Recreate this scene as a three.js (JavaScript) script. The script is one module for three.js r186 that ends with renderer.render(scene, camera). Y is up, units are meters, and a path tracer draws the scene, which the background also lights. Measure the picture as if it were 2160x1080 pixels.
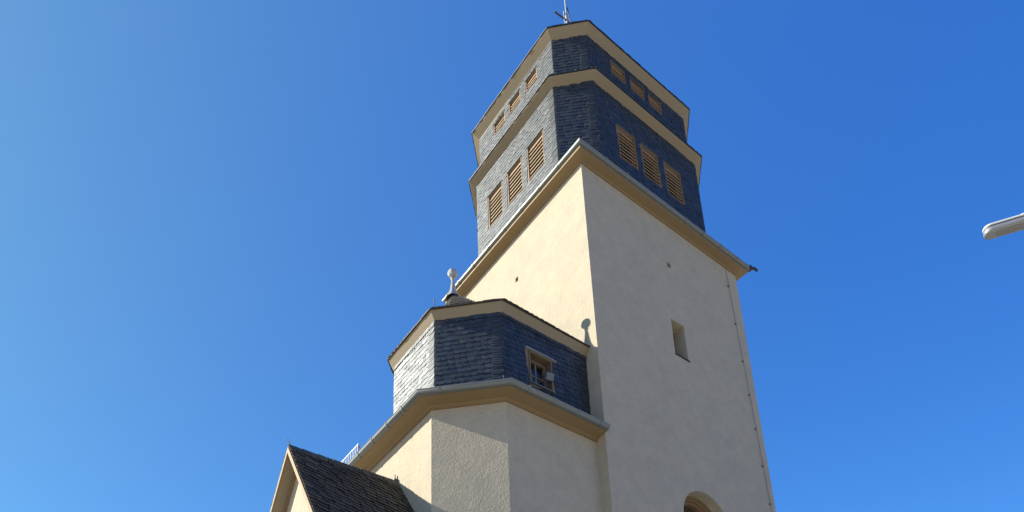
import * as THREE from 'three';
import { mergeGeometries, toCreasedNormals } from 'three/addons/utils/BufferGeometryUtils.js';

// ---------------------------------------------------------------- camera, sky, sun, exposure
const scene = new THREE.Scene();
const camera = new THREE.PerspectiveCamera(2 * Math.atan(1366 / 1601.3) * 180 / Math.PI, 2160 / 2732, 0.1, 6000);
camera.position.set(-11.607, 1.6, 10.9445);
camera.rotation.set(0.3419, -0.6589, -0.0375, 'YXZ');
camera.setViewOffset(2160, 2732, 0, 0, 2160, 1080);      // upper part of an upright picture
camera.updateProjectionMatrix();

const EXPOSURE = 2.1;
const SUN = new THREE.Vector3(-0.665, 0.497, -0.558).normalize();
function makeSky() {                                       // clear air: deep blue, paler to the horizon and round the sun
  const w = 1024, h = 512, data = new Float32Array(w * h * 4);
  const d = new THREE.Vector3();
  for (let j = 0; j < h; j++) {
    const el = ((j + 0.5) / h - 0.5) * Math.PI;
    for (let i = 0; i < w; i++) {
      const az = ((i + 0.5) / w - 0.5) * 2 * Math.PI;
      d.set(Math.cos(el) * Math.cos(az), Math.sin(el), Math.cos(el) * Math.sin(az));
      const c = THREE.MathUtils.clamp(d.dot(SUN), -1, 1), g = Math.acos(c);
      const up = Math.max(d.y, 0);
      const hor = Math.exp(-4 * Math.max(up, 0.36)), mie = Math.exp(-g * 2.1), haze = Math.exp(-up * 11);
      const k = (j * w + i) * 4, e = 1 / EXPOSURE;
      data[k] = e * ((0.004 + 0.473 * mie + 0.302 * hor) * (1 - haze) + 0.46 * haze);
      data[k + 1] = e * ((0.093 + 0.852 * mie + 0.996 * hor) * (1 - haze) + 0.55 * haze);
      data[k + 2] = e * ((0.524 + 0.411 * mie + 1.747 * hor) * (1 - haze) + 0.68 * haze);
      data[k + 3] = 1;
    }
  }
  const t = new THREE.DataTexture(data, w, h, THREE.RGBAFormat, THREE.FloatType);
  t.mapping = THREE.EquirectangularReflectionMapping; t.magFilter = THREE.LinearFilter; t.minFilter = THREE.LinearFilter;
  t.colorSpace = THREE.LinearSRGBColorSpace; t.wrapS = THREE.RepeatWrapping; t.needsUpdate = true;
  return t;
}
const skyTex = makeSky();
scene.background = skyTex; scene.environment = skyTex;

const sun = new THREE.DirectionalLight(new THREE.Color(1.0, 0.92, 0.79), 4.9);
sun.position.copy(SUN).multiplyScalar(90).add(new THREE.Vector3(0, 14, -3)); sun.target.position.set(0, 14, -3);
sun.castShadow = true; sun.shadow.mapSize.set(4096, 4096); sun.shadow.radius = 1;
Object.assign(sun.shadow.camera, { left: -34, right: 34, top: 34, bottom: -34, near: 1, far: 220 });
scene.add(sun, sun.target);

const renderer = new THREE.WebGLRenderer({ antialias: true });
renderer.toneMapping = THREE.LinearToneMapping;
renderer.toneMappingExposure = EXPOSURE;
renderer.shadowMap.enabled = true;

// ---------------------------------------------------------------- helpers
let seed = 20231;
const rnd = () => { seed = (seed * 1664525 + 1013904223) >>> 0; return seed / 4294967296; };
const rr = (a, b) => a + (b - a) * rnd();
const V = (x, y, z) => new THREE.Vector3(x, y, z);
const taken = {};
function numbered(n) { const k = taken[n] = (taken[n] ?? -1) + 1; return k ? n + '_' + String(k).padStart(3, '0') : n; }
function thing(name, label, category, [x, y, z] = [0, 0, 0], group) {
  const o = new THREE.Group(); o.name = numbered(name); o.position.set(x, y, z); o.userData = { label, category };
  if (group) o.userData.group = group;
  scene.add(o); return o;
}
function mesh(name, geo, mat, parent, label) {
  const m = new THREE.Mesh(geo, mat); m.name = name; m.castShadow = m.receiveShadow = true;
  if (label) m.userData.label = label;
  parent.add(m); return m;
}
function group(name, parent) { const g = new THREE.Group(); g.name = name; parent.add(g); return g; }
const strip = (g) => { const n = g.index ? g.toNonIndexed() : g; for (const k of Object.keys(n.attributes)) if (!['position', 'normal', 'uv'].includes(k)) n.deleteAttribute(k); return n; };
const merge = (list) => mergeGeometries(list.map(strip));
// texture coordinates in metres from the way each face points (walls and boards)
function worldUV(g) {
  g = g.index ? g.toNonIndexed() : g; g.computeVertexNormals();
  const p = g.attributes.position, n = g.attributes.normal, uv = new Float32Array(p.count * 2);
  for (let i = 0; i < p.count; i++) {
    const nx = n.getX(i), ny = n.getY(i), nz = n.getZ(i), x = p.getX(i), y = p.getY(i), z = p.getZ(i);
    if (Math.abs(ny) > 0.8) { uv[2 * i] = x; uv[2 * i + 1] = z; }
    else { const l = Math.hypot(nx, nz) || 1; uv[2 * i] = (x * nz - z * nx) / l + 0.37 * (nx > 0.3 ? 1 : 0); uv[2 * i + 1] = y; }
  }
  g.setAttribute('uv', new THREE.BufferAttribute(uv, 2)); return g;
}
function box(x0, x1, y0, y1, z0, z1) {
  const g = new THREE.BoxGeometry(x1 - x0, y1 - y0, z1 - z0); g.translate((x0 + x1) / 2, (y0 + y1) / 2, (z0 + z1) / 2); return g;
}
function rod(a, b, r, seg = 8, r2 = r) {
  const d = b.clone().sub(a), g = new THREE.CylinderGeometry(r2, r, d.length(), seg); g.translate(0, d.length() / 2, 0);
  g.applyQuaternion(new THREE.Quaternion().setFromUnitVectors(V(0, 1, 0), d.normalize())); g.translate(a.x, a.y, a.z); return g;
}
// plan path of [x, z] moved outwards by o (outwards is on the left of the walk left face -> front face)
function offset(path, o, closed) {
  const n = path.length, out = [];
  const nrm = (a, b) => { const l = Math.hypot(b[0] - a[0], b[1] - a[1]); return [-(b[1] - a[1]) / l, (b[0] - a[0]) / l]; };
  for (let i = 0; i < n; i++) {
    const p = path[i]; let n1, n2;
    if (closed || i > 0) n1 = nrm(path[(i - 1 + n) % n], p);
    if (closed || i < n - 1) n2 = nrm(p, path[(i + 1) % n]);
    n1 = n1 || n2; n2 = n2 || n1;
    const k = 1 + n1[0] * n2[0] + n1[1] * n2[1];
    out.push([p[0] + o * (n1[0] + n2[0]) / k, p[1] + o * (n1[1] + n2[1]) / k]);
  }
  return out;
}
// sweep a closed profile [[offset, y] ...] along a plan path
function sweep(path, profile, closed = false, crease = 0.6) {
  const rings = profile.map(([o, y]) => offset(path, o, closed).map(([x, z]) => V(x, y, z)));
  const n = path.length, m = profile.length, pos = [], uv = [];
  let lens = [0]; for (let i = 1; i <= n; i++) { const a = path[i - 1], b = path[i % n]; lens.push(lens[i - 1] + Math.hypot(b[0] - a[0], b[1] - a[1])); }
  let pl = [0]; for (let j = 1; j <= m; j++) { const a = profile[j - 1], b = profile[j % m]; pl.push(pl[j - 1] + Math.hypot(b[0] - a[0], b[1] - a[1])); }
  const put = (v, s, t) => { pos.push(v.x, v.y, v.z); uv.push(s, t); };
  for (let j = 0; j < m; j++) for (let i = 0; i < (closed ? n : n - 1); i++) {
    const a = rings[j][i], b = rings[j][(i + 1) % n], c = rings[(j + 1) % m][(i + 1) % n], d = rings[(j + 1) % m][i];
    put(a, lens[i], pl[j]); put(b, lens[i + 1], pl[j]); put(c, lens[i + 1], pl[j + 1]);
    put(a, lens[i], pl[j]); put(c, lens[i + 1], pl[j + 1]); put(d, lens[i], pl[j + 1]);
  }
  if (!closed) {
    const tri = THREE.ShapeUtils.triangulateShape(profile.map(([o, y]) => new THREE.Vector2(o, y)), []);
    for (const end of [0, n - 1]) for (const t of tri) { const q = end ? t : [t[0], t[2], t[1]]; for (const k of q) put(rings[k][end], profile[k][0], profile[k][1]); }
  }
  // turn all faces outwards
  let g = new THREE.BufferGeometry();
  g.setAttribute('position', new THREE.Float32BufferAttribute(pos, 3)); g.setAttribute('uv', new THREE.Float32BufferAttribute(uv, 2));
  let vol = 0; for (let i = 0; i < pos.length; i += 9) { const [ax, ay, az, bx, by, bz, cx, cy, cz] = pos.slice(i, i + 9); vol += ax * (by * cz - bz * cy) - ay * (bx * cz - bz * cx) + az * (bx * cy - by * cx); }
  if (vol < 0) { const P = g.attributes.position.array, U = g.attributes.uv.array; for (let i = 0; i < P.length / 9; i++) { for (let k = 0; k < 3; k++) { const t = P[9 * i + 3 + k]; P[9 * i + 3 + k] = P[9 * i + 6 + k]; P[9 * i + 6 + k] = t; } for (let k = 0; k < 2; k++) { const t = U[6 * i + 2 + k]; U[6 * i + 2 + k] = U[6 * i + 4 + k]; U[6 * i + 4 + k] = t; } } }
  g.computeVertexNormals();
  return crease > 0.7 ? toCreasedNormals(g, crease) : g;
}
// upright wall slab with holes: starts at plan point a, runs to b, outer face on the left of the walk, thickness inwards
function wallSlab(a, b, y0, y1, holes, thick) {
  const l = Math.hypot(b[0] - a[0], b[1] - a[1]), u = [(b[0] - a[0]) / l, (b[1] - a[1]) / l], n = [-u[1], u[0]];
  const s = new THREE.Shape([new THREE.Vector2(0, y0), new THREE.Vector2(l, y0), new THREE.Vector2(l, y1), new THREE.Vector2(0, y1)]);
  for (const h of holes) {
    if (h.path) { s.holes.push(h.path); continue; }
    s.holes.push(new THREE.Path([[h[0], h[2]], [h[0], h[3]], [h[1], h[3]], [h[1], h[2]]].map((q) => new THREE.Vector2(...q))));
  }
  const g = new THREE.ExtrudeGeometry(s, { depth: thick, bevelEnabled: false, curveSegments: 40 });
  g.translate(0, 0, -thick);
  g.applyMatrix4(new THREE.Matrix4().makeBasis(V(u[0], 0, u[1]), V(0, 1, 0), V(n[0], 0, n[1])).setPosition(a[0], 0, a[1]));
  return g;
}

// ---------------------------------------------------------------- procedural textures
function tileNoise(n, cells, s) {                          // smooth value noise that repeats
  let q = s >>> 0; const r = () => { q = (q + 0x6D2B79F5) >>> 0; let t = Math.imul(q ^ (q >>> 15), q | 1); t ^= t + Math.imul(t ^ (t >>> 7), t | 61); return ((t ^ (t >>> 14)) >>> 0) / 4294967296; };
  const L = new Float32Array(cells * cells).map(r), out = new Float32Array(n * n);
  for (let j = 0; j < n; j++) {
    const y = j / n * cells, y0 = Math.floor(y), fy = y - y0, sy = fy * fy * (3 - 2 * fy), ya = y0 % cells * cells, yb = (y0 + 1) % cells * cells;
    for (let i = 0; i < n; i++) {
      const x = i / n * cells, x0 = Math.floor(x), fx = x - x0, sx = fx * fx * (3 - 2 * fx), xa = x0 % cells, xb = (x0 + 1) % cells;
      out[j * n + i] = (L[ya + xa] * (1 - sx) + L[ya + xb] * sx) * (1 - sy) + (L[yb + xa] * (1 - sx) + L[yb + xb] * sx) * sy;
    }
  }
  return out;
}
function fbm(n, list, s) { const o = new Float32Array(n * n); let t = 0; list.forEach(([c, a], i) => { const q = tileNoise(n, c, s + i * 977); t += a; for (let k = 0; k < o.length; k++) o[k] += q[k] * a; }); for (let k = 0; k < o.length; k++) o[k] /= t; return o; }
function tex(n, fn, srgb, metres) {
  const d = new Uint8Array(n * n * 4);
  for (let k = 0; k < n * n; k++) { const c = fn(k); for (let i = 0; i < 3; i++) d[4 * k + i] = Math.max(0, Math.min(255, Math.round(c[i] * 255))); d[4 * k + 3] = 255; }
  const t = new THREE.DataTexture(d, n, n); t.wrapS = t.wrapT = THREE.RepeatWrapping; t.magFilter = THREE.LinearFilter; t.minFilter = THREE.LinearMipmapLinearFilter; t.generateMipmaps = true;
  if (srgb) t.colorSpace = THREE.SRGBColorSpace;
  t.repeat.set(1 / metres, 1 / metres); t.needsUpdate = true; return t;
}
const toS = (v) => v <= 0.0031308 ? v * 12.92 : 1.055 * Math.pow(v, 1 / 2.4) - 0.055;
const lin = (r, g, b) => new THREE.Color().setRGB(r, g, b);

const pc = fbm(1024, [[7, 0.5], [17, 0.7], [37, 0.6], [90, 0.5], [230, 0.4]], 11), pb = fbm(2048, [[6, 1.3], [15, 0.8], [44, 0.5], [104, 0.8], [210, 0.8], [420, 0.6], [840, 0.35]], 57);
const plasterMap = tex(1024, (k) => { const t = 0.965 + 0.30 * (pc[k] - 0.5); const w = (pc[k] - 0.5) * 0.05; return [toS(0.395 * t), toS(0.350 * t), toS((0.258 - w * 0.5) * t)]; }, true, 5.3);
const plasterBump = tex(2048, (k) => { const v = 0.5 + (pb[k] - 0.5) * 2.0; return [v, v, v]; }, false, 3.8);
const M = {
  plaster: new THREE.MeshStandardMaterial({ map: plasterMap, bumpMap: plasterBump, bumpScale: 0.015, roughness: 0.93 }),
  soffit: new THREE.MeshStandardMaterial({ color: lin(0.20, 0.14, 0.066), roughness: 0.7 }),
  cornice: new THREE.MeshStandardMaterial({ color: lin(0.22, 0.18, 0.113), roughness: 0.65 }),
  zinc: new THREE.MeshStandardMaterial({ color: lin(0.145, 0.162, 0.155), metalness: 0.3, roughness: 0.4 }),
  zincDark: new THREE.MeshStandardMaterial({ color: lin(0.10, 0.11, 0.12), metalness: 0.5, roughness: 0.5 }),
  lead: new THREE.MeshStandardMaterial({ color: lin(0.30, 0.32, 0.325), metalness: 0.3, roughness: 0.5 }),
  back: new THREE.MeshStandardMaterial({ color: lin(0.20, 0.15, 0.10), roughness: 0.8 }),
  wood: new THREE.MeshStandardMaterial({ color: lin(0.27, 0.185, 0.088), roughness: 0.65 }),
  woodDark: new THREE.MeshStandardMaterial({ color: lin(0.20, 0.12, 0.06), roughness: 0.7 }),
  reveal: new THREE.MeshStandardMaterial({ color: lin(0.13, 0.09, 0.05), roughness: 0.7 }),
  frame: new THREE.MeshStandardMaterial({ color: lin(0.15, 0.13, 0.095), roughness: 0.5 }),
  glass: new THREE.MeshPhysicalMaterial({ color: 0xffffff, roughness: 0.03, transmission: 1, thickness: 0, ior: 1.5 }),
  cable: new THREE.MeshStandardMaterial({ color: lin(0.16, 0.15, 0.14), metalness: 0.3, roughness: 0.6 }),
  iron: new THREE.MeshStandardMaterial({ color: lin(0.05, 0.05, 0.055), metalness: 0.4, roughness: 0.55 }),
};
const slateCols = [[0.009, 0.0095, 0.010], [0.007, 0.0075, 0.008], [0.011, 0.0115, 0.0115], [0.0095, 0.010, 0.010], [0.0065, 0.007, 0.0075], [0.012, 0.0125, 0.0125]];
const slateMats = slateCols.map((c, i) => new THREE.MeshPhysicalMaterial({ color: lin(...c), roughness: [0.62, 0.57, 0.67, 0.64, 0.60, 0.58][i], ior: [1.80, 1.76, 1.84, 1.81, 1.72, 1.88][i], specularColor: new THREE.Color().setRGB(0.80, 0.90, 0.97) }));
const slateStuff = slateMats;
const roofCols = [[0.066, 0.055, 0.040], [0.046, 0.039, 0.030], [0.092, 0.076, 0.054], [0.074, 0.058, 0.039]];
const roofMats = roofCols.map((c, i) => new THREE.MeshPhysicalMaterial({ color: lin(...c), roughness: [0.75, 0.7, 0.8, 0.78][i], ior: 1.4 }));

// ---------------------------------------------------------------- slates
const SE = 0.136, SW = 0.168;                              // exposed height and width
function slateGeo(k) {                                     // rounded lower left corner, slanted side, unit width 0..1
  const w = 0.97, h = 1.42, c = [0.50, 0.42, 0.58][k], s = [0.20, 0.26, 0.16][k];
  const sh = new THREE.Shape();
  sh.moveTo(0.02 + s, 0); sh.lineTo(0.74, -0.01); sh.lineTo(0.88, 0.09); sh.lineTo(w, 0.34); sh.lineTo(w, h); sh.lineTo(-0.02, h); sh.lineTo(-0.03, c); sh.lineTo(0.01, c * 0.35); sh.lineTo(0.02 + s, 0);
  const g = new THREE.ExtrudeGeometry(sh, { depth: 1, bevelEnabled: false }); g.translate(0, 0, 0);
  return strip(g);
}
const SG = [0, 1, 2].map(slateGeo);
// lay slates on the plane quad a,b (foot, along the walk) c,d (head); returns [{matrix, shape, tone}]
function laySlates(a, b, c, d, { tilt = 0, holes = [], e = SE, w = SW, edgeRight = false, edgeLeft = false, proud = 0.015 } = {}) {
  const U = b.clone().sub(a).normalize(), N = U.clone().cross(d.clone().sub(a)).normalize(), W = N.clone().cross(U);
  const to2 = (p) => { const q = p.clone().sub(a); return [q.dot(U), q.dot(W)]; };
  const ct = Math.cos(tilt), st = Math.sin(tilt), rot = ([x, y]) => [x * ct + y * st, -x * st + y * ct];
  const poly = [a, b, c, d].map(to2).map(rot);
  const Ur = U.clone().multiplyScalar(ct).addScaledVector(W, st), Wr = W.clone().multiplyScalar(ct).addScaledVector(U, -st);
  const y0 = Math.min(...poly.map((p) => p[1])), y1 = Math.max(...poly.map((p) => p[1]));
  const span = (y) => { let lo = 1e9, hi = -1e9; for (let i = 0; i < poly.length; i++) { const p = poly[i], q = poly[(i + 1) % poly.length]; if ((p[1] - y) * (q[1] - y) <= 0 && p[1] !== q[1]) { const x = p[0] + (q[0] - p[0]) * (y - p[1]) / (q[1] - p[1]); lo = Math.min(lo, x); hi = Math.max(hi, x); } } return [lo, hi]; };
  const hr = holes.map((h) => [[h[0], h[2]], [h[1], h[2]], [h[1], h[3]], [h[0], h[3]]].map(rot));
  const out = [];
  const place = (x, y, ww, ee, lift) => {
    const ang = Math.asin(Math.min(0.4, proud / (ee * 1.42))) * rr(0.7, 1.35), tw = rr(0.008, 0.055), roll = rr(-0.02, 0.02);
    const L = new THREE.Matrix4().makeScale(ww, ee, 0.008 + 0.004 * rnd());
    L.premultiply(new THREE.Matrix4().makeRotationZ(roll)).premultiply(new THREE.Matrix4().makeRotationY(tw)).premultiply(new THREE.Matrix4().makeRotationX(-ang)).premultiply(new THREE.Matrix4().makeTranslation(0, 0, proud + lift));
    const o = a.clone().addScaledVector(Ur, x).addScaledVector(Wr, y + rr(-0.006, 0.006));
    const B = new THREE.Matrix4().makeBasis(Ur, Wr, N).setPosition(o);
    out.push({ matrix: B.multiply(L), shape: Math.floor(rnd() * 3), tone: Math.floor(rnd() * slateMats.length) });
  };
  let row = 0;
  for (let y = y0; y < y1; y += e, row++) {
    const ym = y + e * 0.5; if (ym > y1) break;
    let [lo, hi] = span(ym); if (hi - lo < 0.03) continue;
    let parts = [[lo, hi]];
    for (const h of hr) {
      const ys = h.map((p) => p[1]), xs = h.map((p) => p[0]);
      if (ym < Math.min(...ys) || ym > Math.max(...ys)) continue;
      const x0 = Math.min(...xs), x1 = Math.max(...xs);
      parts = parts.flatMap(([s, t]) => x1 <= s || x0 >= t ? [[s, t]] : [[s, x0], [x1, t]].filter(([p, q]) => q - p > 0.02));
    }
    for (let [s, t] of parts) {
      const er = edgeRight && t === hi ? 0.23 + rr(-0.03, 0.03) : 0, elf = edgeLeft && s === lo ? 0.23 + rr(-0.03, 0.03) : 0;
      if (er) for (let k = 0; k < 2; k++) place(t - er - 0.02, y + k * e / 2, er + 0.02, e * 0.62, 0.006);
      if (elf) for (let k = 0; k < 2; k++) place(s, y + k * e / 2, elf + 0.02, e * 0.62, 0.006);
      const S = s + elf, T = t - er;
      let x = S - rnd() * w;
      while (x < T) {
        const ww = w * rr(0.82, 1.2); const xa = Math.max(x, S), xb = Math.min(x + ww, T);
        if (xb - xa > 0.03) place(xa, y, xb - xa, e * rr(0.97, 1.05), 0);
        x += ww;
      }
    }
  }
  return out;
}
function addSlates(list, parent, mats, limit) {            // limit of them single, the others joined
  const single = list.slice(0, limit), rest = list.slice(limit);
  for (const s of single) { const m = mesh('slate', SG[s.shape], mats[s.tone % mats.length], parent); m.matrixAutoUpdate = false; m.matrix.copy(s.matrix); m.matrix.decompose(m.position, m.quaternion, m.scale); m.matrixAutoUpdate = true; }
  const by = {};
  for (const s of rest) (by[s.tone % mats.length] ||= []).push(SG[s.shape].clone().applyMatrix4(s.matrix));
  for (const k in by) { const m = mesh('slates', merge(by[k]), mats[k], parent); m.userData.kind = 'stuff'; }
}
function edgeSlates(path, o, y, closed, drop = 0.0) {      // uneven slate ends that stick out over an eave
  const q = offset(path, o, closed), L = [], n = q.length;
  for (let i = 0; i < (closed ? n : n - 1); i++) {
    const a = q[i], b = q[(i + 1) % n], l = Math.hypot(b[0] - a[0], b[1] - a[1]), u = [(b[0] - a[0]) / l, (b[1] - a[1]) / l], nn = [-u[1], u[0]];
    for (let s = 0; s < l; s += 0.16) {
      const w = Math.min(0.158, l - s), g = new THREE.BoxGeometry(w, 0.034 + rr(0, 0.006), 0.26); g.translate(w / 2, rr(-0.003, 0.004) - 0.008 + drop, -0.13 + rr(0.028, 0.042)); g.rotateX(-0.0);
      g.applyMatrix4(new THREE.Matrix4().makeBasis(V(u[0], 0, u[1]), V(0, 1, 0), V(nn[0], 0, nn[1])).setPosition(a[0] + u[0] * s, y, a[1] + u[1] * s)); L.push(g);
    }
  }
  return merge(L);
}
// ---------------------------------------------------------------- gutters
function gutterProfile(o, y, r, grow = 0) {                // half round; outer lip at offset o, height y
  const p = [], c = o - r, t = 0.006;
  const R = r + grow;
  for (let i = 0; i <= 12; i++) { const a = Math.PI + Math.PI * i / 12; p.push([c + R * Math.cos(a), y - 0.01 + R * Math.sin(a)]); }
  p.push([o + 0.012 + grow, y + 0.004], [o + 0.010 + grow, y + 0.014], [o - 0.008, y + 0.014], [o - 0.010, y + 0.002]);
  for (let i = 12; i >= 0; i--) { const a = Math.PI + Math.PI * i / 12; p.push([c + (r - t) * Math.cos(a), y - 0.006 + (r - t) * Math.sin(a)]); }
  return p;
}
function gutterRun(parent, path, o, y, r, every, from = 0.35, closed = false) {
  const run = mesh('gutter', sweep(path, gutterProfile(o, y, r), closed, 0.9), M.zinc, parent);
  const q = offset(path, 0, closed), n = path.length;
  for (let i = 0; i < (closed ? n : n - 1); i++) {
    const a = q[i], b = q[(i + 1) % n], l = Math.hypot(b[0] - a[0], b[1] - a[1]);
    for (let s = from; s < l - 0.1; s += every) {
      const pt = (x) => [a[0] + (b[0] - a[0]) * x / l, a[1] + (b[1] - a[1]) * x / l];
      mesh('gutter_bracket', sweep([pt(s), pt(s + 0.05)], gutterProfile(o, y, r, 0.014), false, 0.9), M.zinc, run);
    }
  }
  return run;
}

// ---------------------------------------------------------------- ground
{
  const gn = fbm(512, [[6, 1], [20, 0.7], [80, 0.5], [200, 0.4]], 301);
  const gm = new THREE.MeshStandardMaterial({ map: tex(512, (k) => { const t = 0.75 + 0.5 * gn[k]; return [toS(0.50 * t), toS(0.44 * t), toS(0.345 * t)]; }, true, 6), roughness: 0.95 });
  const g = new THREE.PlaneGeometry(3000, 3000); g.rotateX(-Math.PI / 2);
  const uv = g.attributes.uv; for (let i = 0; i < uv.count; i++) uv.setXY(i, uv.getX(i) * 3000, uv.getY(i) * 3000);
  const m = mesh('ground', g, gm, scene); m.userData = { kind: 'structure', label: 'pale stone paving round the church', category: 'ground' };
}

// ---------------------------------------------------------------- church tower
const TW = 7, TD = 6.41;
const oct = (m, c) => [[-m, -(TD + m) + c], [-m, m - c], [-m + c, m], [TW + m - c, m], [TW + m, m - c], [TW + m, -(TD + m) + c], [TW + m - c, -(TD + m)], [-m + c, -(TD + m)]];
const OC = oct(0.057, 1.031);                              // eave line of the lower belfry stage
const tower = thing('church_tower', 'tall cream plastered church tower with a two-stage dark slate belfry and wooden louvres', 'tower');
{
  const rect = [[0, -TD], [0, 0], [TW, 0], [TW, -TD]];
  const arch = (r, y0) => { const p = new THREE.Path(); p.moveTo(3.62 - r, y0); p.lineTo(3.62 - r, 11.25); p.absarc(3.62, 11.25, r, Math.PI, 0, true); p.lineTo(3.62 + r, y0); p.lineTo(3.62 - r, y0); return p; };
  const front = wallSlab([0.55, 0], [TW, 0], 0, 21.74, [], 0.55);
  // front wall with its openings (drawn from x = 0.55)
  const shift = (p) => { const q = new THREE.Path(); q.setFromPoints(p.getPoints(40).map((v) => new THREE.Vector2(v.x - 0.55, v.y))); return q; };
  const H = [[3.18 - 0.55, 3.745 - 0.55, 16.64, 17.905], [3.345 - 0.55, 3.515 - 0.55, 19.97, 20.155]];
  const walls = [
    wallSlab([0.55, 0], [TW, 0], 0, 21.74, [...H, { path: shift(arch(0.975, 8.6)) }], 0.55),
    wallSlab([0, -TD], [0, 0], 0, 21.74, [[TD - 3.18, TD - 3.04, 20.01, 20.18]], 0.55),
    wallSlab([TW, -0.55], [TW, -TD], 0, 21.74, [], 0.5), wallSlab([TW - 0.5, -TD], [0.55, -TD], 0, 21.74, [], 0.5),
  ];
  front.dispose();
  mesh('wall', worldUV(merge(walls)), M.plaster, tower);
  // inside: one dark floor slab closes the shaft under the belfry
  mesh('belfry_floor', box(0.56, TW - 0.56, 21.3, 21.6, -TD + 0.56, -0.56), M.back, tower);
  mesh('bell_chamber', box(2.0, 5.0, 21.6, 28.4, -4.4, -2.0), M.back, tower, 'boarded bell chamber behind the louvres');
  // cornice and soffit under the gutter
  mesh('soffit', sweep(rect, [[-0.2, 21.742], [0.025, 21.742], [0.025, 21.775], [0.06, 21.80], [0.30, 21.835], [0.30, 22.04], [-0.2, 22.04]], true), M.soffit, tower);
  mesh('skirt_roof', sweep(rect, [[0.27, 22.042], [0.30, 22.062], [-0.40, 22.42], [-0.40, 22.042]], true), slateMats[1], tower);
  gutterRun(tower, rect, 0.3896, 22.016, 0.082, 0.86, 0.62, true);
  const spout = merge([box(TW + 0.33, TW + 0.43, 21.93, 22.10, 0.27, 0.41), rod(V(TW + 0.39, 22.0, 0.38), V(TW + 0.49, 21.97, 0.46), 0.05, 10), rod(V(TW + 0.48, 21.98, 0.455), V(TW + 0.54, 21.86, 0.50), 0.045, 10)]);
  mesh('overflow_spout', spout, M.iron, tower);

  // small window and arched window in the front wall
  const w1 = group('small_window', tower);
  mesh('pane', box(3.20, 3.73, 16.68, 17.88, -0.40, -0.385), M.glass, w1);
  mesh('sill', box(3.165, 3.79, 16.615, 16.642, -0.40, 0.035), M.iron, w1);
  mesh('frame', merge([box(3.181, 3.22, 16.66, 17.90, -0.42, -0.37), box(3.705, 3.744, 16.66, 17.90, -0.42, -0.37), box(3.22, 3.705, 17.86, 17.904, -0.42, -0.37)]), M.woodDark, w1);
  const aw = group('arched_window', tower);
  const ring = (ro, ri, z0, z1, y0 = 8.6) => {
    const s = new THREE.Shape(); s.moveTo(3.62 - ro, y0); s.lineTo(3.62 - ro, 11.25); s.absarc(3.62, 11.25, ro, Math.PI, 0, true); s.lineTo(3.62 + ro, y0); s.lineTo(3.62 + ri, y0); s.lineTo(3.62 + ri, 11.25); s.absarc(3.62, 11.25, ri, 0, Math.PI, false); s.lineTo(3.62 - ri, y0); s.closePath();
    const g = new THREE.ExtrudeGeometry(s, { depth: z1 - z0, bevelEnabled: false, curveSegments: 40 }); g.translate(0, 0, z0); return g;
  };
  mesh('moulding', worldUV(ring(0.985, 0.915, -0.52, -0.30)), M.soffit, aw); mesh('moulding', worldUV(ring(0.925, 0.86, -0.56, -0.35)), M.soffit, aw); mesh('frame', worldUV(ring(0.87, 0.78, -0.58, -0.42)), M.woodDark, aw);
  const gs = new THREE.Shape(); gs.moveTo(3.62 - 0.8, 8.6); gs.lineTo(3.62 - 0.8, 11.25); gs.absarc(3.62, 11.25, 0.8, Math.PI, 0, true); gs.lineTo(3.62 + 0.8, 8.6); gs.closePath();
  const gg = new THREE.ExtrudeGeometry(gs, { depth: 0.008, bevelEnabled: false, curveSegments: 32 }); gg.translate(0, 0, -0.50); mesh('pane', gg, M.glass, aw);

  // belfry stages: plan offsets from the eave line OC
  const S1 = -0.247, S2 = -0.39;                           // wall faces of the lower and upper stage
  const q1 = offset(OC, S1, true), q2 = offset(OC, S2, true);
  const fLen = (q, i) => Math.hypot(q[(i + 1) % 8][0] - q[i][0], q[(i + 1) % 8][1] - q[i][1]);
  // openings as [from, to, y0, y1] measured in metres along the face
  const z0 = q1[0][1], x2 = q1[2][0];
  const lowL = [[-4.64, -3.90], [-3.54, -2.82], [-2.47, -1.71]].map(([a, b]) => [a - z0, b - z0, 23.72, 25.12]);
  const lowF = [[1.99, 2.76], [3.07, 3.83], [4.19, 4.95]].map(([a, b]) => [a - x2, b - x2, 23.72, 25.08]);
  const z0u = q2[0][1], x2u = q2[2][0];
  const upL = [[-4.36, -3.75], [-3.435, -2.86], [-2.51, -1.95]].map(([a, b]) => [a - z0u, b - z0u, 27.93, 28.44]);
  const upF = [[2.21, 2.84], [3.13, 3.75], [4.02, 4.63]].map(([a, b]) => [a - x2u, b - x2u, 27.86, 28.42]);
  const stageWalls = (q, y0, y1, hl, hf) => merge(q.map((a, i) => wallSlab(a, q[(i + 1) % 8], y0, y1, i === 0 ? hl : i === 2 ? hf : [], 0.2)));
  mesh('belfry_wall', stageWalls(q1, 22.1, 26.4, lowL, lowF), M.back, tower, 'dark boarding behind the slates of the lower belfry stage');
  mesh('belfry_wall', stageWalls(q2, 26.4, 28.85, upL, upF), M.back, tower, 'dark boarding behind the slates of the upper belfry stage');

  const quad = (q, i, y0, y1, qt = q) => [V(q[i][0], y0, q[i][1]), V(q[(i + 1) % 8][0], y0, q[(i + 1) % 8][1]), V(qt[(i + 1) % 8][0], y1, qt[(i + 1) % 8][1]), V(qt[i][0], y1, qt[i][1])];
  const facing1 = group('slate_facing', tower), facing2 = group('slate_facing', tower);
  facing1.userData.label = 'slates of the lower belfry stage'; facing2.userData.label = 'slates of the upper belfry stage';
  const L1 = [], L2 = [];
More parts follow.
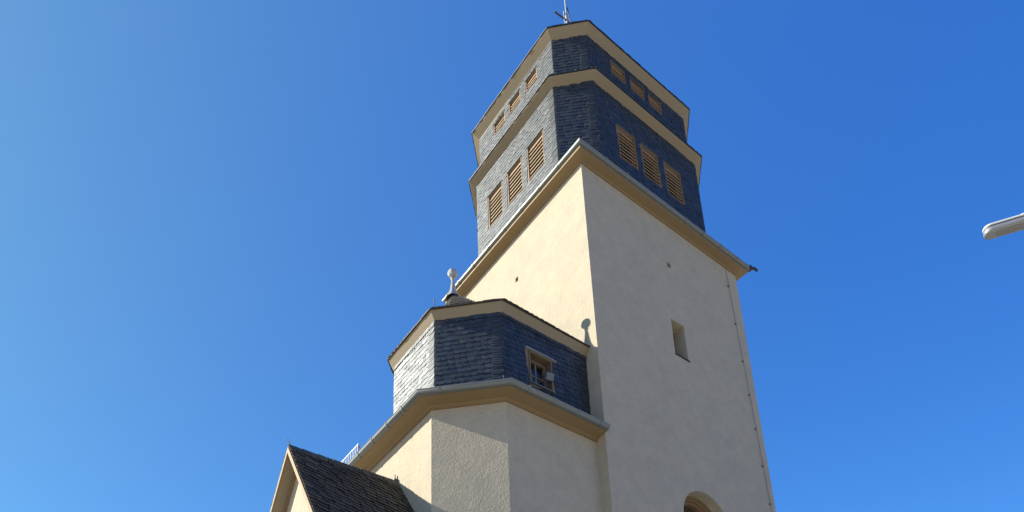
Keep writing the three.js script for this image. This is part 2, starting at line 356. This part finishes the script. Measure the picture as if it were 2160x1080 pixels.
  for (const i of [0, 1, 2, 3, 7]) {
    const hol = (hs, y) => hs.map(([a, b, c, d]) => [a - 0.02, b + 0.02, c - y - 0.03, d - y + 0.03]);
    L1.push(...laySlates(...quad(q1, i, 22.1, 26.36), { tilt: i === 2 ? 0.03 : -0.03, holes: i === 0 ? hol(lowL, 22.1) : i === 2 ? hol(lowF, 22.1) : [], edgeRight: i === 1 || i === 0 }));
    L2.push(...laySlates(...quad(q2, i, 26.95, 28.75), { tilt: i === 2 ? 0.02 : -0.02, holes: i === 0 ? hol(upL, 26.95) : i === 2 ? hol(upF, 26.95) : [], edgeRight: i === 1 }));
    let pq = null;                                          // swept foot of the upper stage
    const sw = [[0.03, 26.52], [-0.14, 26.60], [-0.27, 26.70], [-0.345, 26.83], [-0.385, 26.96]];
    for (let k = 0; k < sw.length - 1; k++) { const qa = offset(OC, sw[k][0], true), qb = offset(OC, sw[k + 1][0], true); L2.push(...laySlates(...quad(qa, i, sw[k][1], sw[k + 1][1], qb), { proud: 0.012, e: 0.12 })); }
  }
  addSlates(L1, facing1, slateMats, 0); addSlates(L2, facing2, slateMats, 0);
  mesh('swept_foot', sweep(OC, [[-0.02, 26.50], [-0.16, 26.575], [-0.29, 26.675], [-0.37, 26.83], [-0.40, 26.96], [-0.5, 26.96], [-0.5, 26.50]], true), M.back, tower);

  // cornices
  mesh('cornice', sweep(OC, [[0.0, 26.487], [0.0, 26.468], [-0.015, 26.452], [-0.235, 26.325], [-0.235, 26.29], [-0.30, 26.29], [-0.30, 26.487]], true), M.cornice, tower);
  mesh('eave_course', edgeSlates(OC, 0.0, 26.515, true), slateMats[1], tower).userData.kind = 'stuff';
  const top = offset(OC, -0.143, true);
  mesh('cornice', sweep(top, [[0.0, 28.96], [0.0, 28.942], [-0.015, 28.925], [-0.235, 28.73], [-0.235, 28.70], [-0.30, 28.70], [-0.30, 28.96]], true), M.cornice, tower);
  mesh('eave_course', edgeSlates(top, 0.0, 28.99, true), slateMats[1], tower).userData.kind = 'stuff';
  // tent roof, hidden from the street by its own eaves
  const roofQ = offset(OC, -0.13, true), apex = V(TW / 2, 33.9, -TD / 2), RL = [];
  const rp = []; for (let i = 0; i < 8; i++) { const a = roofQ[i], b = roofQ[(i + 1) % 8]; rp.push(a[0], 29.005, a[1], b[0], 29.005, b[1], apex.x, apex.y, apex.z); rp.push(b[0], 29.005, b[1], a[0], 29.005, a[1], apex.x, 29.005, apex.z); }
  const rg = new THREE.BufferGeometry(); rg.setAttribute('position', new THREE.Float32BufferAttribute(rp, 3)); rg.computeVertexNormals();
  mesh('tent_roof', worldUV(rg), slateMats[0], tower);

  // louvred openings
  function louvre(a, u, n, [s0, s1, y0, y1], count) {
    const w = group('louvred_window', tower), wd = s1 - s0, h = y1 - y0;
    const B = new THREE.Matrix4().makeBasis(V(u[0], 0, u[1]), V(0, 1, 0), V(n[0], 0, n[1])).setPosition(a[0] + u[0] * s0, y0, a[1] + u[1] * s0);
    const put = (nm, g, m) => mesh(nm, g.applyMatrix4(B), m, w);
    put('frame', merge([box(-0.015, 0.012, -0.02, h + 0.015, -0.2, 0.012), box(wd - 0.012, wd + 0.015, -0.02, h + 0.015, -0.2, 0.012), box(0.012, wd - 0.012, -0.02, 0.015, -0.2, 0.03)]), M.woodDark);
    put('head_board', box(0.025, wd - 0.025, h - 0.13, h + 0.02, -0.2, -0.06), M.woodDark);
    put('drip_strip', box(-0.05, wd + 0.05, h + 0.022, h + 0.032, -0.02, 0.04), M.zinc);
    for (let k = 0; k < count; k++) {
      const g = new THREE.BoxGeometry(wd - 0.028, 0.030, 0.022); g.rotateX(0.1 + rr(-0.03, 0.03)); g.translate(wd / 2, 0.05 + (h - 0.19) * (k + 0.3) / (count - 0.4), -0.03);
      put('slat', g, M.wood);
    }
  }
  const face = (q, i) => { const a = q[i], b = q[(i + 1) % 8], l = fLen(q, i), u = [(b[0] - a[0]) / l, (b[1] - a[1]) / l]; return [a, u, [-u[1], u[0]]]; };
  for (const h of lowL) louvre(...face(q1, 0), h, 8);
  for (const h of lowF) louvre(...face(q1, 2), h, 8);
  for (const h of upL) louvre(...face(q2, 0), h, 3);
  for (const h of upF) louvre(...face(q2, 2), h, 3);
}

// cross and rod on the tower roof
{
  const c = thing('summit_cross', 'pale metal mast with a thin dark crossbar on top of the tower', 'mast', [3.33, 33.7, -3.2]);
  mesh('mast', merge([rod(V(0, -0.3, 0), V(0, 2.05, 0), 0.055, 12), rod(V(0, 2.05, 0), V(0, 7.5, 0), 0.036, 12, 0.024)]), M.lead, c);
  mesh('crossbar', rod(V(-0.62, 1.78, -0.05), V(0.55, 1.72, 0.06), 0.035, 8), M.iron, c);
  mesh('side_rod', merge([rod(V(-0.16, -0.4, 0.02), V(-0.16, 2.1, 0.02), 0.018, 8), rod(V(-0.18, 2.1, 0.02), V(0.0, 2.1, 0.02), 0.024, 8)]), M.lead, c);
  mesh('stay_wire', merge([rod(V(0.06, 2.6, 0.02), V(0.14, 2.0, 0.03), 0.022, 6), rod(V(0.14, 2.0, 0.03), V(0.5, 0.6, 0.1), 0.022, 6)]), M.iron, c);
}
// lightning conductor on the shaded face
{
  const c = thing('lightning_conductor', 'thin dark lightning conductor running down the shaded tower wall', 'cable', [6.42, 0, 0]);
  const xs = (y) => 0.30 * (21.7 - y) / 8.9 - 0.02;
  const L = []; for (let y = 21.72, k = 0; y > 0.5; y -= 0.6, k++) L.push(rod(V(xs(y), y, 0.045 + (k % 2) * 0.006), V(xs(y - 0.6), y - 0.6, 0.045 + ((k + 1) % 2) * 0.006), 0.0075, 6));
  mesh('cable', merge(L), M.cable, c);
  for (const y of [20.95, 19.43, 17.96, 16.69, 15.45, 14.15, 12.86, 11.5, 10.2, 8.9, 7.6, 6.3, 5, 3.7, 2.4]) mesh('clamp', box(xs(y) - 0.021, xs(y) + 0.021, y - 0.024, y + 0.024, -0.004, 0.056), M.cable, c);
}

// ---------------------------------------------------------------- stair turret with the side wing
const XT = -4.012, ZT = -0.32, CH = 1.2227;
const turret = thing('stair_turret', 'low many-sided stair turret with slate upper storey beside the tower', 'turret');
{
  const wallPath = [[4, -6.3], [4, -12], [XT, -12], [XT, ZT - CH], [XT + CH, ZT], [0.06, ZT]];
  mesh('wall', worldUV(sweep(wallPath, [[0, 0], [0, 12.588], [-0.4, 12.588], [-0.4, 0]])), M.plaster, turret);
  const ep = [[XT, -12], [XT, ZT - CH], [XT + CH, ZT], [0, ZT]];
  mesh('soffit', sweep(ep, [[-0.2, 12.59], [0.03, 12.59], [0.03, 12.615], [0.075, 12.635], [0.085, 12.655], [0.385, 12.70], [0.385, 12.85], [-0.2, 12.85]]), M.soffit, turret);
  const gp = ep.slice(); gp[3] = [0.0, ZT];
  gutterRun(turret, gp, 0.4976, 12.81, 0.092, 0.74, 0.28);
  // slate storey
  const TU = [[0, -4.86], [XT + CH, -4.86], [XT, -4.86 + CH], [XT, ZT - CH], [XT + CH, ZT], [0, ZT]];
  mesh('skirt_roof', sweep(TU, [[0.36, 12.852], [0.40, 12.875], [-0.18, 13.15], [-0.18, 12.852]]), slateMats[1], turret);
  const qs = offset(TU, -0.13, false); qs[0][0] = 0; qs[5][0] = 0;
  const f0 = qs[4][0], wins = [[-1.925 - f0, -1.262 - f0, 13.62, 14.50]];
  const slabs = []; for (let i = 0; i < 5; i++) slabs.push(wallSlab(qs[i], qs[i + 1], 12.9, 15.42, i === 4 ? wins : [], 0.18));
  mesh('upper_wall', merge(slabs), M.back, turret, 'dark boarding behind the turret slates');
  const facing = group('slate_facing', turret);
  const Q = (i, y0, y1) => [V(qs[i][0], y0, qs[i][1]), V(qs[i + 1][0], y0, qs[i + 1][1]), V(qs[i + 1][0], y1, qs[i + 1][1]), V(qs[i][0], y1, qs[i][1])];
  const S = [], R = [];
  S.push(...laySlates(...Q(3, 13.15, 15.16), { tilt: 0.03, edgeRight: true }));
  S.push(...laySlates(...Q(2, 13.35, 15.16), { tilt: -0.035, edgeRight: true }));
  R.push(...laySlates(...Q(4, 13.0, 15.16), { tilt: 0.12, edgeRight: true, holes: wins.map(([a, b, c, d]) => [a - 0.02, b + 0.02, c - 13.03, d - 12.97]) }));
  R.push(...laySlates(...Q(1, 13.0, 15.16), {}), ...laySlates(...Q(0, 13.0, 15.16), {}), ...laySlates(...Q(2, 13.0, 13.36), {}), ...laySlates(...Q(3, 13.0, 13.16), {}));
  for (let i = 1; i < 5; i++) R.push(...laySlates(...Q(i, 15.14, 15.32), { e: 0.17, w: 0.11, proud: 0.03, tilt: 0 }));
  addSlates(S, facing, slateMats, 300); addSlates(R, facing, slateMats, 0);
  // eave cornice and roof
  mesh('cornice', sweep(TU, [[0.024, 15.475], [0.024, 15.458], [0.01, 15.44], [-0.125, 15.25], [-0.125, 15.22], [-0.2, 15.22], [-0.2, 15.475]]), M.cornice, turret);
  mesh('eave_course', edgeSlates(TU, 0.03, 15.50, false), roofMats[1], turret).userData.kind = 'stuff';
  const ap = V(-2.69, 17.60, -2.6), roof = group('roof', turret), rl = [], rp = [];
  const e0 = offset(TU, 0.04, false), e1 = offset(TU, -0.60, false); e1[0][0] = e1[5][0] = 0;    // flatter foot, steep tent above
  for (let i = 0; i < 5; i++) {
    const a = V(e0[i][0], 15.50, e0[i][1]), b = V(e0[i + 1][0], 15.50, e0[i + 1][1]), c = V(e1[i + 1][0], 15.80, e1[i + 1][1]), d = V(e1[i][0], 15.80, e1[i][1]);
    for (const v of [a, b, c, a, c, d, d, c, ap]) rp.push(v.x, v.y, v.z);
    rl.push(...laySlates(a, b, c, d, { tilt: 0.02 }), ...laySlates(d, c, ap, ap.clone().addScaledVector(c.clone().sub(d), -0.001), { tilt: 0.05 }));
  }
  const k5 = V(0, 15.80, e1[5][1]), k0 = V(0, 15.80, e1[0][1]);
  for (const v of [k5, k0, ap]) rp.push(v.x, v.y, v.z);
  rl.push(...laySlates(k5, k0, ap, ap.clone().add(V(0, 0, 0.001)), {}));
  const rg = new THREE.BufferGeometry(); rg.setAttribute('position', new THREE.Float32BufferAttribute(rp, 3)); rg.computeVertexNormals();
  mesh('roof_boarding', worldUV(rg), M.back, roof);
  addSlates(rl, roof, roofMats, 0);
  // finial: pleated lead cap, neck and faceted ball
  const fin = group('finial', turret);
  const cap = new THREE.LatheGeometry([[0.21, -0.20], [0.115, 0.0], [0.075, 0.20], [0.05, 0.38], [0.04, 0.47]].map((p) => new THREE.Vector2(...p)), 8).toNonIndexed(); cap.computeVertexNormals(); cap.translate(ap.x, ap.y + 0.02, ap.z); mesh('cap', cap, M.lead, fin);
  const neck = new THREE.LatheGeometry([[0.04, 0.46], [0.062, 0.49], [0.062, 0.51], [0.042, 0.53], [0.05, 0.59]].map((p) => new THREE.Vector2(...p)), 12); neck.translate(ap.x, ap.y + 0.02, ap.z); mesh('neck', neck, M.lead, fin);
  const ball = new THREE.SphereGeometry(0.145, 9, 7).toNonIndexed(); ball.computeVertexNormals(); ball.translate(ap.x, 18.30, ap.z); mesh('ball', ball, M.lead, fin);
  for (const [x, y, z] of [[-3.62, 15.95, -1.95], [-1.75, 16.35, -1.55]]) {
    const cv = new THREE.CatmullRomCurve3([V(x, y - 0.05, z), V(x - 0.08, y + 0.06, z + 0.08), V(x - 0.13, y + 0.16, z + 0.12), V(x - 0.13, y + 0.30, z + 0.11)]);
    mesh('roof_hook', new THREE.TubeGeometry(cv, 8, 0.012, 6), M.iron, turret);
  }
  // window of the slate storey
  const w = group('window', turret), x0 = -1.925, x1 = -1.262, y0 = 13.62, y1 = 14.50, zf = qs[4][1];
  mesh('reveal', merge([box(x0 - 0.03, x0 + 0.01, y0 - 0.03, y1 + 0.03, zf - 0.3, zf + 0.035), box(x1 - 0.01, x1 + 0.03, y0 - 0.03, y1 + 0.03, zf - 0.3, zf + 0.035), box(x0 + 0.01, x1 - 0.01, y1 - 0.01, y1 + 0.03, zf - 0.3, zf + 0.03)]), M.reveal, w);
  mesh('frame', merge([box(x0 + 0.01, x0 + 0.07, y0, y1 - 0.01, zf - 0.24, zf - 0.17), box(x1 - 0.07, x1 - 0.01, y0, y1 - 0.01, zf - 0.24, zf - 0.17), box(x0 + 0.07, x1 - 0.07, y1 - 0.08, y1 - 0.01, zf - 0.24, zf - 0.17), box(x0 + 0.07, x1 - 0.07, y0, y0 + 0.07, zf - 0.24, zf - 0.17)]), M.frame, w);
  const xm = (x0 + x1) / 2, ym = 14.03;
  mesh('glazing_bar', box(xm - 0.022, xm + 0.022, y0 + 0.07, y1 - 0.08, zf - 0.235, zf - 0.175), M.frame, w);
  mesh('glazing_bar', merge([box(x0 + 0.07, xm - 0.022, ym - 0.018, ym + 0.018, zf - 0.232, zf - 0.178), box(xm + 0.022, x1 - 0.07, ym - 0.018, ym + 0.018, zf - 0.232, zf - 0.178)]), M.frame, w);
  for (const [a, b] of [[x0 + 0.07, xm - 0.022], [xm + 0.022, x1 - 0.07]]) for (const [c, d] of [[y0 + 0.07, ym - 0.018], [ym + 0.018, y1 - 0.08]]) mesh('pane', box(a, b, c, d, zf - 0.206, zf - 0.202), M.glass, w);
  mesh('sill', box(x0 - 0.06, x1 + 0.06, y0 - 0.05, y0 - 0.028, zf - 0.25, zf + 0.075), M.zinc, w);
  mesh('drip_strip', box(x0 - 0.14, x1 + 0.16, y1 + 0.04, y1 + 0.062, zf - 0.02, zf + 0.085), M.lead, w);

  // roof of the wing behind
  const ry = 16.5, prism = (x0, y0, x1, y1, z0, z1, t) => { const s = new THREE.Shape([[x0, y0], [x1, y1], [x1, y1 - t], [x0, y0 - t]].map((p) => new THREE.Vector2(...p))); const g = new THREE.ExtrudeGeometry(s, { depth: z1 - z0, bevelEnabled: false }); g.translate(0, 0, z0); return g; };
  mesh('wing_roof', merge([prism(-4.40, 12.90, 0, ry, -12.2, -4.98, 0.1), prism(0, ry, 4.4, 12.9, -12.2, -6.46, 0.1)]), roofMats[1], turret);
  const gs = new THREE.Shape([[-4.0, 12.6], [4.0, 12.6], [0, 16.3]].map((p) => new THREE.Vector2(...p))); const gg = new THREE.ExtrudeGeometry(gs, { depth: 0.3, bevelEnabled: false }); gg.translate(0, 0, -12.0 + 0.01); mesh('gable_wall', worldUV(gg), M.plaster, turret);
}
// floodlight at the turret window
{
  const f = thing('floodlight', 'small square floodlight fixed in front of the turret window', 'lamp', [-1.43, 13.74, -0.40]);
  const b = new THREE.BoxGeometry(0.22, 0.20, 0.07); b.rotateX(0.35); b.rotateY(-0.2); mesh('housing', b.translate(0, 0.16, 0.08), M.zincDark, f);
  const l = new THREE.BoxGeometry(0.19, 0.17, 0.01); l.translate(0, 0, 0.041); l.rotateX(0.35); l.rotateY(-0.2); mesh('lens', l.translate(0, 0.16, 0.08), new THREE.MeshStandardMaterial({ color: lin(0.13, 0.135, 0.13), roughness: 0.25 }), f);
  mesh('bracket', merge([rod(V(0, 0.16, 0.04), V(0, 0.02, -0.02), 0.014, 6), rod(V(0, 0.02, -0.02), V(0, -0.13, -0.02), 0.014, 6), rod(V(-0.12, 0.16, 0.06), V(-0.2, 0.2, -0.1), 0.012, 6)]), M.iron, f);
}
// snow guard above the wing gutter
{
  const s = thing('snow_guard', 'thin metal snow guard grille standing above the wing gutter', 'snow guard', [-4.2, 13.05, -4.92]);
  const L = 5.5;
  mesh('rail', box(-0.01, 0.01, 0.50, 0.52, -L, 0), M.lead, s); mesh('rail', box(-0.01, 0.01, 0.10, 0.12, -L, 0), M.lead, s);
  for (let z = 0.04; z < L; z += 0.105) mesh('bar', box(-0.006, 0.006, 0.10, 0.51, -z - 0.006, -z + 0.006), M.lead, s);
  for (const z of [0.06, 1.5, 3, 4.5]) mesh('post', merge([rod(V(0.03, -0.1, -z), V(0.015, 0.55, -z), 0.018, 6), rod(V(0.02, 0.5, -z), V(0.35, 0.1, -z), 0.014, 6)]), M.lead, s);
}

// ---------------------------------------------------------------- gabled porch
const porch = thing('gabled_porch', 'steep gabled side building with dark slate roof in front of the wing wall', 'house');
{
  const RZ = -3.149, RY = 11.56, P = 55.6 * Math.PI / 180, cp = Math.cos(P), sp = Math.sin(P), XE = -6.7, LEN = 5.6;
  const slope = (sgn, s, x, lift = 0) => V(x, RY - s * sp + lift * cp, RZ + sgn * (s * cp + lift * sp));
  // roof boarding: two slabs
  const slab = (sgn, x0, x1, l0, l1, s0 = 0) => { const tp = Math.tan(P), c = [slope(sgn, -l1 * tp, x0, l1), slope(sgn, LEN, x0, l1), slope(sgn, LEN, x0, l0), slope(sgn, -l0 * tp, x0, l0)], sh = new THREE.Shape(c.map((v) => new THREE.Vector2(v.z, v.y))); const g = new THREE.ExtrudeGeometry(sh, { depth: x1 - x0, bevelEnabled: false }); g.rotateY(-Math.PI / 2); g.scale(-1, 1, 1); const pa = g.attributes.position; g.translate(x0, 0, 0); const idx = []; for (let i = 0; i < pa.count; i += 3) idx.push(i, i + 2, i + 1); g.setIndex(idx); return worldUV(g); };
  const roof = group('roof', porch);
  mesh('roof_boarding', slab(1, XE + 0.03, XT + 0.05, -0.09, -0.02), M.back, roof); mesh('roof_boarding', slab(-1, XE + 0.03, XT + 0.05, -0.09, -0.02), M.back, roof);
  const list = laySlates(slope(1, LEN, XE), slope(1, LEN, XT + 0.02), slope(1, 0.27, XT + 0.02), slope(1, 0.27, XE), { tilt: -0.34, e: 0.150, w: 0.27, proud: 0.032 });
  list.sort((a, b) => b.matrix.elements[13] - a.matrix.elements[13]);
  addSlates(list, roof, roofMats, 280);
  addSlates(laySlates(slope(-1, LEN, XT + 0.02), slope(-1, LEN, XE), slope(-1, 0.2, XE), slope(-1, 0.2, XT + 0.02), { tilt: 0.1, e: 0.135, w: 0.19, proud: 0.02 }), roof, roofMats, 0);
  // ridge course of upright slates over the crest
  const rs = laySlates(slope(1, 0.32, XE - 0.01, 0.014), slope(1, 0.32, XT, 0.014), slope(1, 0.17, XT, 0.014), slope(1, 0.17, XE - 0.01, 0.014), { e: 0.22, w: 0.19, proud: 0.02 });
  addSlates(rs, roof, roofMats, 300);
  // verge: board, soffit, moulding
  for (const sgn of [1, -1]) {
    mesh('verge_board', slab(sgn, XE, XE + 0.035, -0.115, -0.03), M.soffit, porch);
    mesh('verge_soffit', slab(sgn, XE + 0.035, XE + 0.34, -0.112, -0.092), M.cornice, porch);
    mesh('verge_moulding', slab(sgn, XE + 0.25, XE + 0.34, -0.19, -0.114), M.soffit, porch);
  }
  // gable wall and side walls
  const wx = XE + 0.31, inner = LEN - 0.5;
  const pts = [slope(1, 0.16, 0), slope(1, inner, 0)], sh = new THREE.Shape([[RZ, RY - 0.17], [RZ + inner * cp, RY - 0.17 - inner * sp], [RZ + inner * cp, 0], [RZ - inner * cp, 0], [RZ - inner * cp, RY - 0.17 - inner * sp]].map((p) => new THREE.Vector2(-p[0], p[1])));
  const g = new THREE.ExtrudeGeometry(sh, { depth: XT - wx + 0.02, bevelEnabled: false }); g.rotateY(Math.PI / 2); g.translate(wx, 0, 0);
  mesh('gable_wall', worldUV(g), M.plaster, porch);
  // small metal things on the ridge
  mesh('lightning_spike', merge([rod(V(XE + 0.05, RY, RZ), V(XE - 0.02, RY + 0.22, RZ - 0.08), 0.006, 5), rod(V(XE + 0.05, RY, RZ), V(XE + 0.02, RY + 0.2, RZ - 0.04), 0.006, 5)]), M.iron, porch);
  mesh('ridge_bracket', merge([rod(V(XT - 0.06, RY - 0.06, RZ + 0.04), V(XT - 0.05, RY + 0.16, RZ + 0.02), 0.012, 6), box(XT - 0.10, XT - 0.02, RY - 0.08, RY + 0.02, RZ - 0.03, RZ + 0.08), rod(V(XT - 0.01, RY - 0.06, RZ + 0.06), V(XT - 0.005, RY + 0.12, RZ + 0.05), 0.008, 6)]), M.iron, porch);
  for (const x of [-5.75, -4.42]) { const c = slope(1, 0.35, x, 0.03), e = slope(1, 0.10, x, 0.05); mesh('roof_hook', merge([rod(c, e, 0.008, 6), rod(c, c.clone().add(V(0, 0.06, 0.07)), 0.008, 6), rod(c.clone().add(V(0, 0.06, 0.07)), c.clone().add(V(0, 0.11, 0.05)), 0.008, 6)]), M.iron, porch); }
}

// ---------------------------------------------------------------- street lamp
{
  const dir = V(0.523, 0, 0.852), side = V(0.852, 0, -0.523), base = V(-4.018, 8, 9.277).addScaledVector(dir, 2.3);
  const lamp = thing('street_lamp', 'grey street lamp head with pale rounded cover on a tall pole', 'street lamp', [base.x, 0, base.z]);
  const B = new THREE.Matrix4().makeBasis(dir.clone().negate(), V(0, 1, 0), dir.clone().negate().cross(V(0, 1, 0)));
  const headMat = new THREE.MeshStandardMaterial({ color: lin(0.21, 0.225, 0.23), roughness: 0.45, metalness: 0.2 }), coverMat = new THREE.MeshStandardMaterial({ color: lin(0.55, 0.57, 0.57), roughness: 0.4 });
  const plan = (l, w, inset) => { const s = new THREE.Shape(), a = w - inset; s.moveTo(0, -a); s.lineTo(l - w, -a); s.absarc(l - w, 0, a, -Math.PI / 2, Math.PI / 2, false); s.lineTo(0, a); s.closePath(); return s; };
  const solid = (l, w, inset, depth, bev) => { const g = new THREE.ExtrudeGeometry(plan(l, w, inset), { depth, bevelEnabled: true, bevelThickness: bev, bevelSize: bev, bevelSegments: 4, curveSegments: 20 }); g.rotateX(-Math.PI / 2); return g; };
  const put = (name, g, m, at) => { g.translate(...at); g.applyMatrix4(B); return mesh(name, g, m, lamp); };
  const X0 = 1.5;                                            // head starts 1.5 m from the pole
  put('body', solid(0.80, 0.070, 0.022, 0.018, 0.022), headMat, [X0, 7.999, 0]);
  put('seal', solid(0.795, 0.068, 0.010, 0.010, 0.004), M.iron, [X0, 8.038, 0]);
  const cov = put('cover', solid(0.660, 0.070, 0.014, 0.004, 0.011), coverMat, [X0 + 0.14, 8.060, 0]);
  put('cover', solid(0.60, 0.060, 0.014, 0.010, 0.012), coverMat, [X0 - 0.10, 8.068, 0]);
  put('lens', solid(0.50, 0.052, 0.02, 0.004, 0.006), new THREE.MeshStandardMaterial({ color: lin(0.18, 0.18, 0.165), roughness: 0.2 }), [X0 + 0.20, 7.974, 0]);
  const arm = new THREE.TubeGeometry(new THREE.CatmullRomCurve3([V(0, 7.2, 0), V(0.1, 7.75, 0), V(0.6, 7.98, 0), V(X0 + 0.05, 8.02, 0)]), 24, 0.04, 12); put('arm', arm, headMat, [0, 0, 0]);
  put('pole', new THREE.CylinderGeometry(0.05, 0.09, 7.4, 16), headMat, [0, 3.7, 0]);
}

renderer.render(scene, camera);
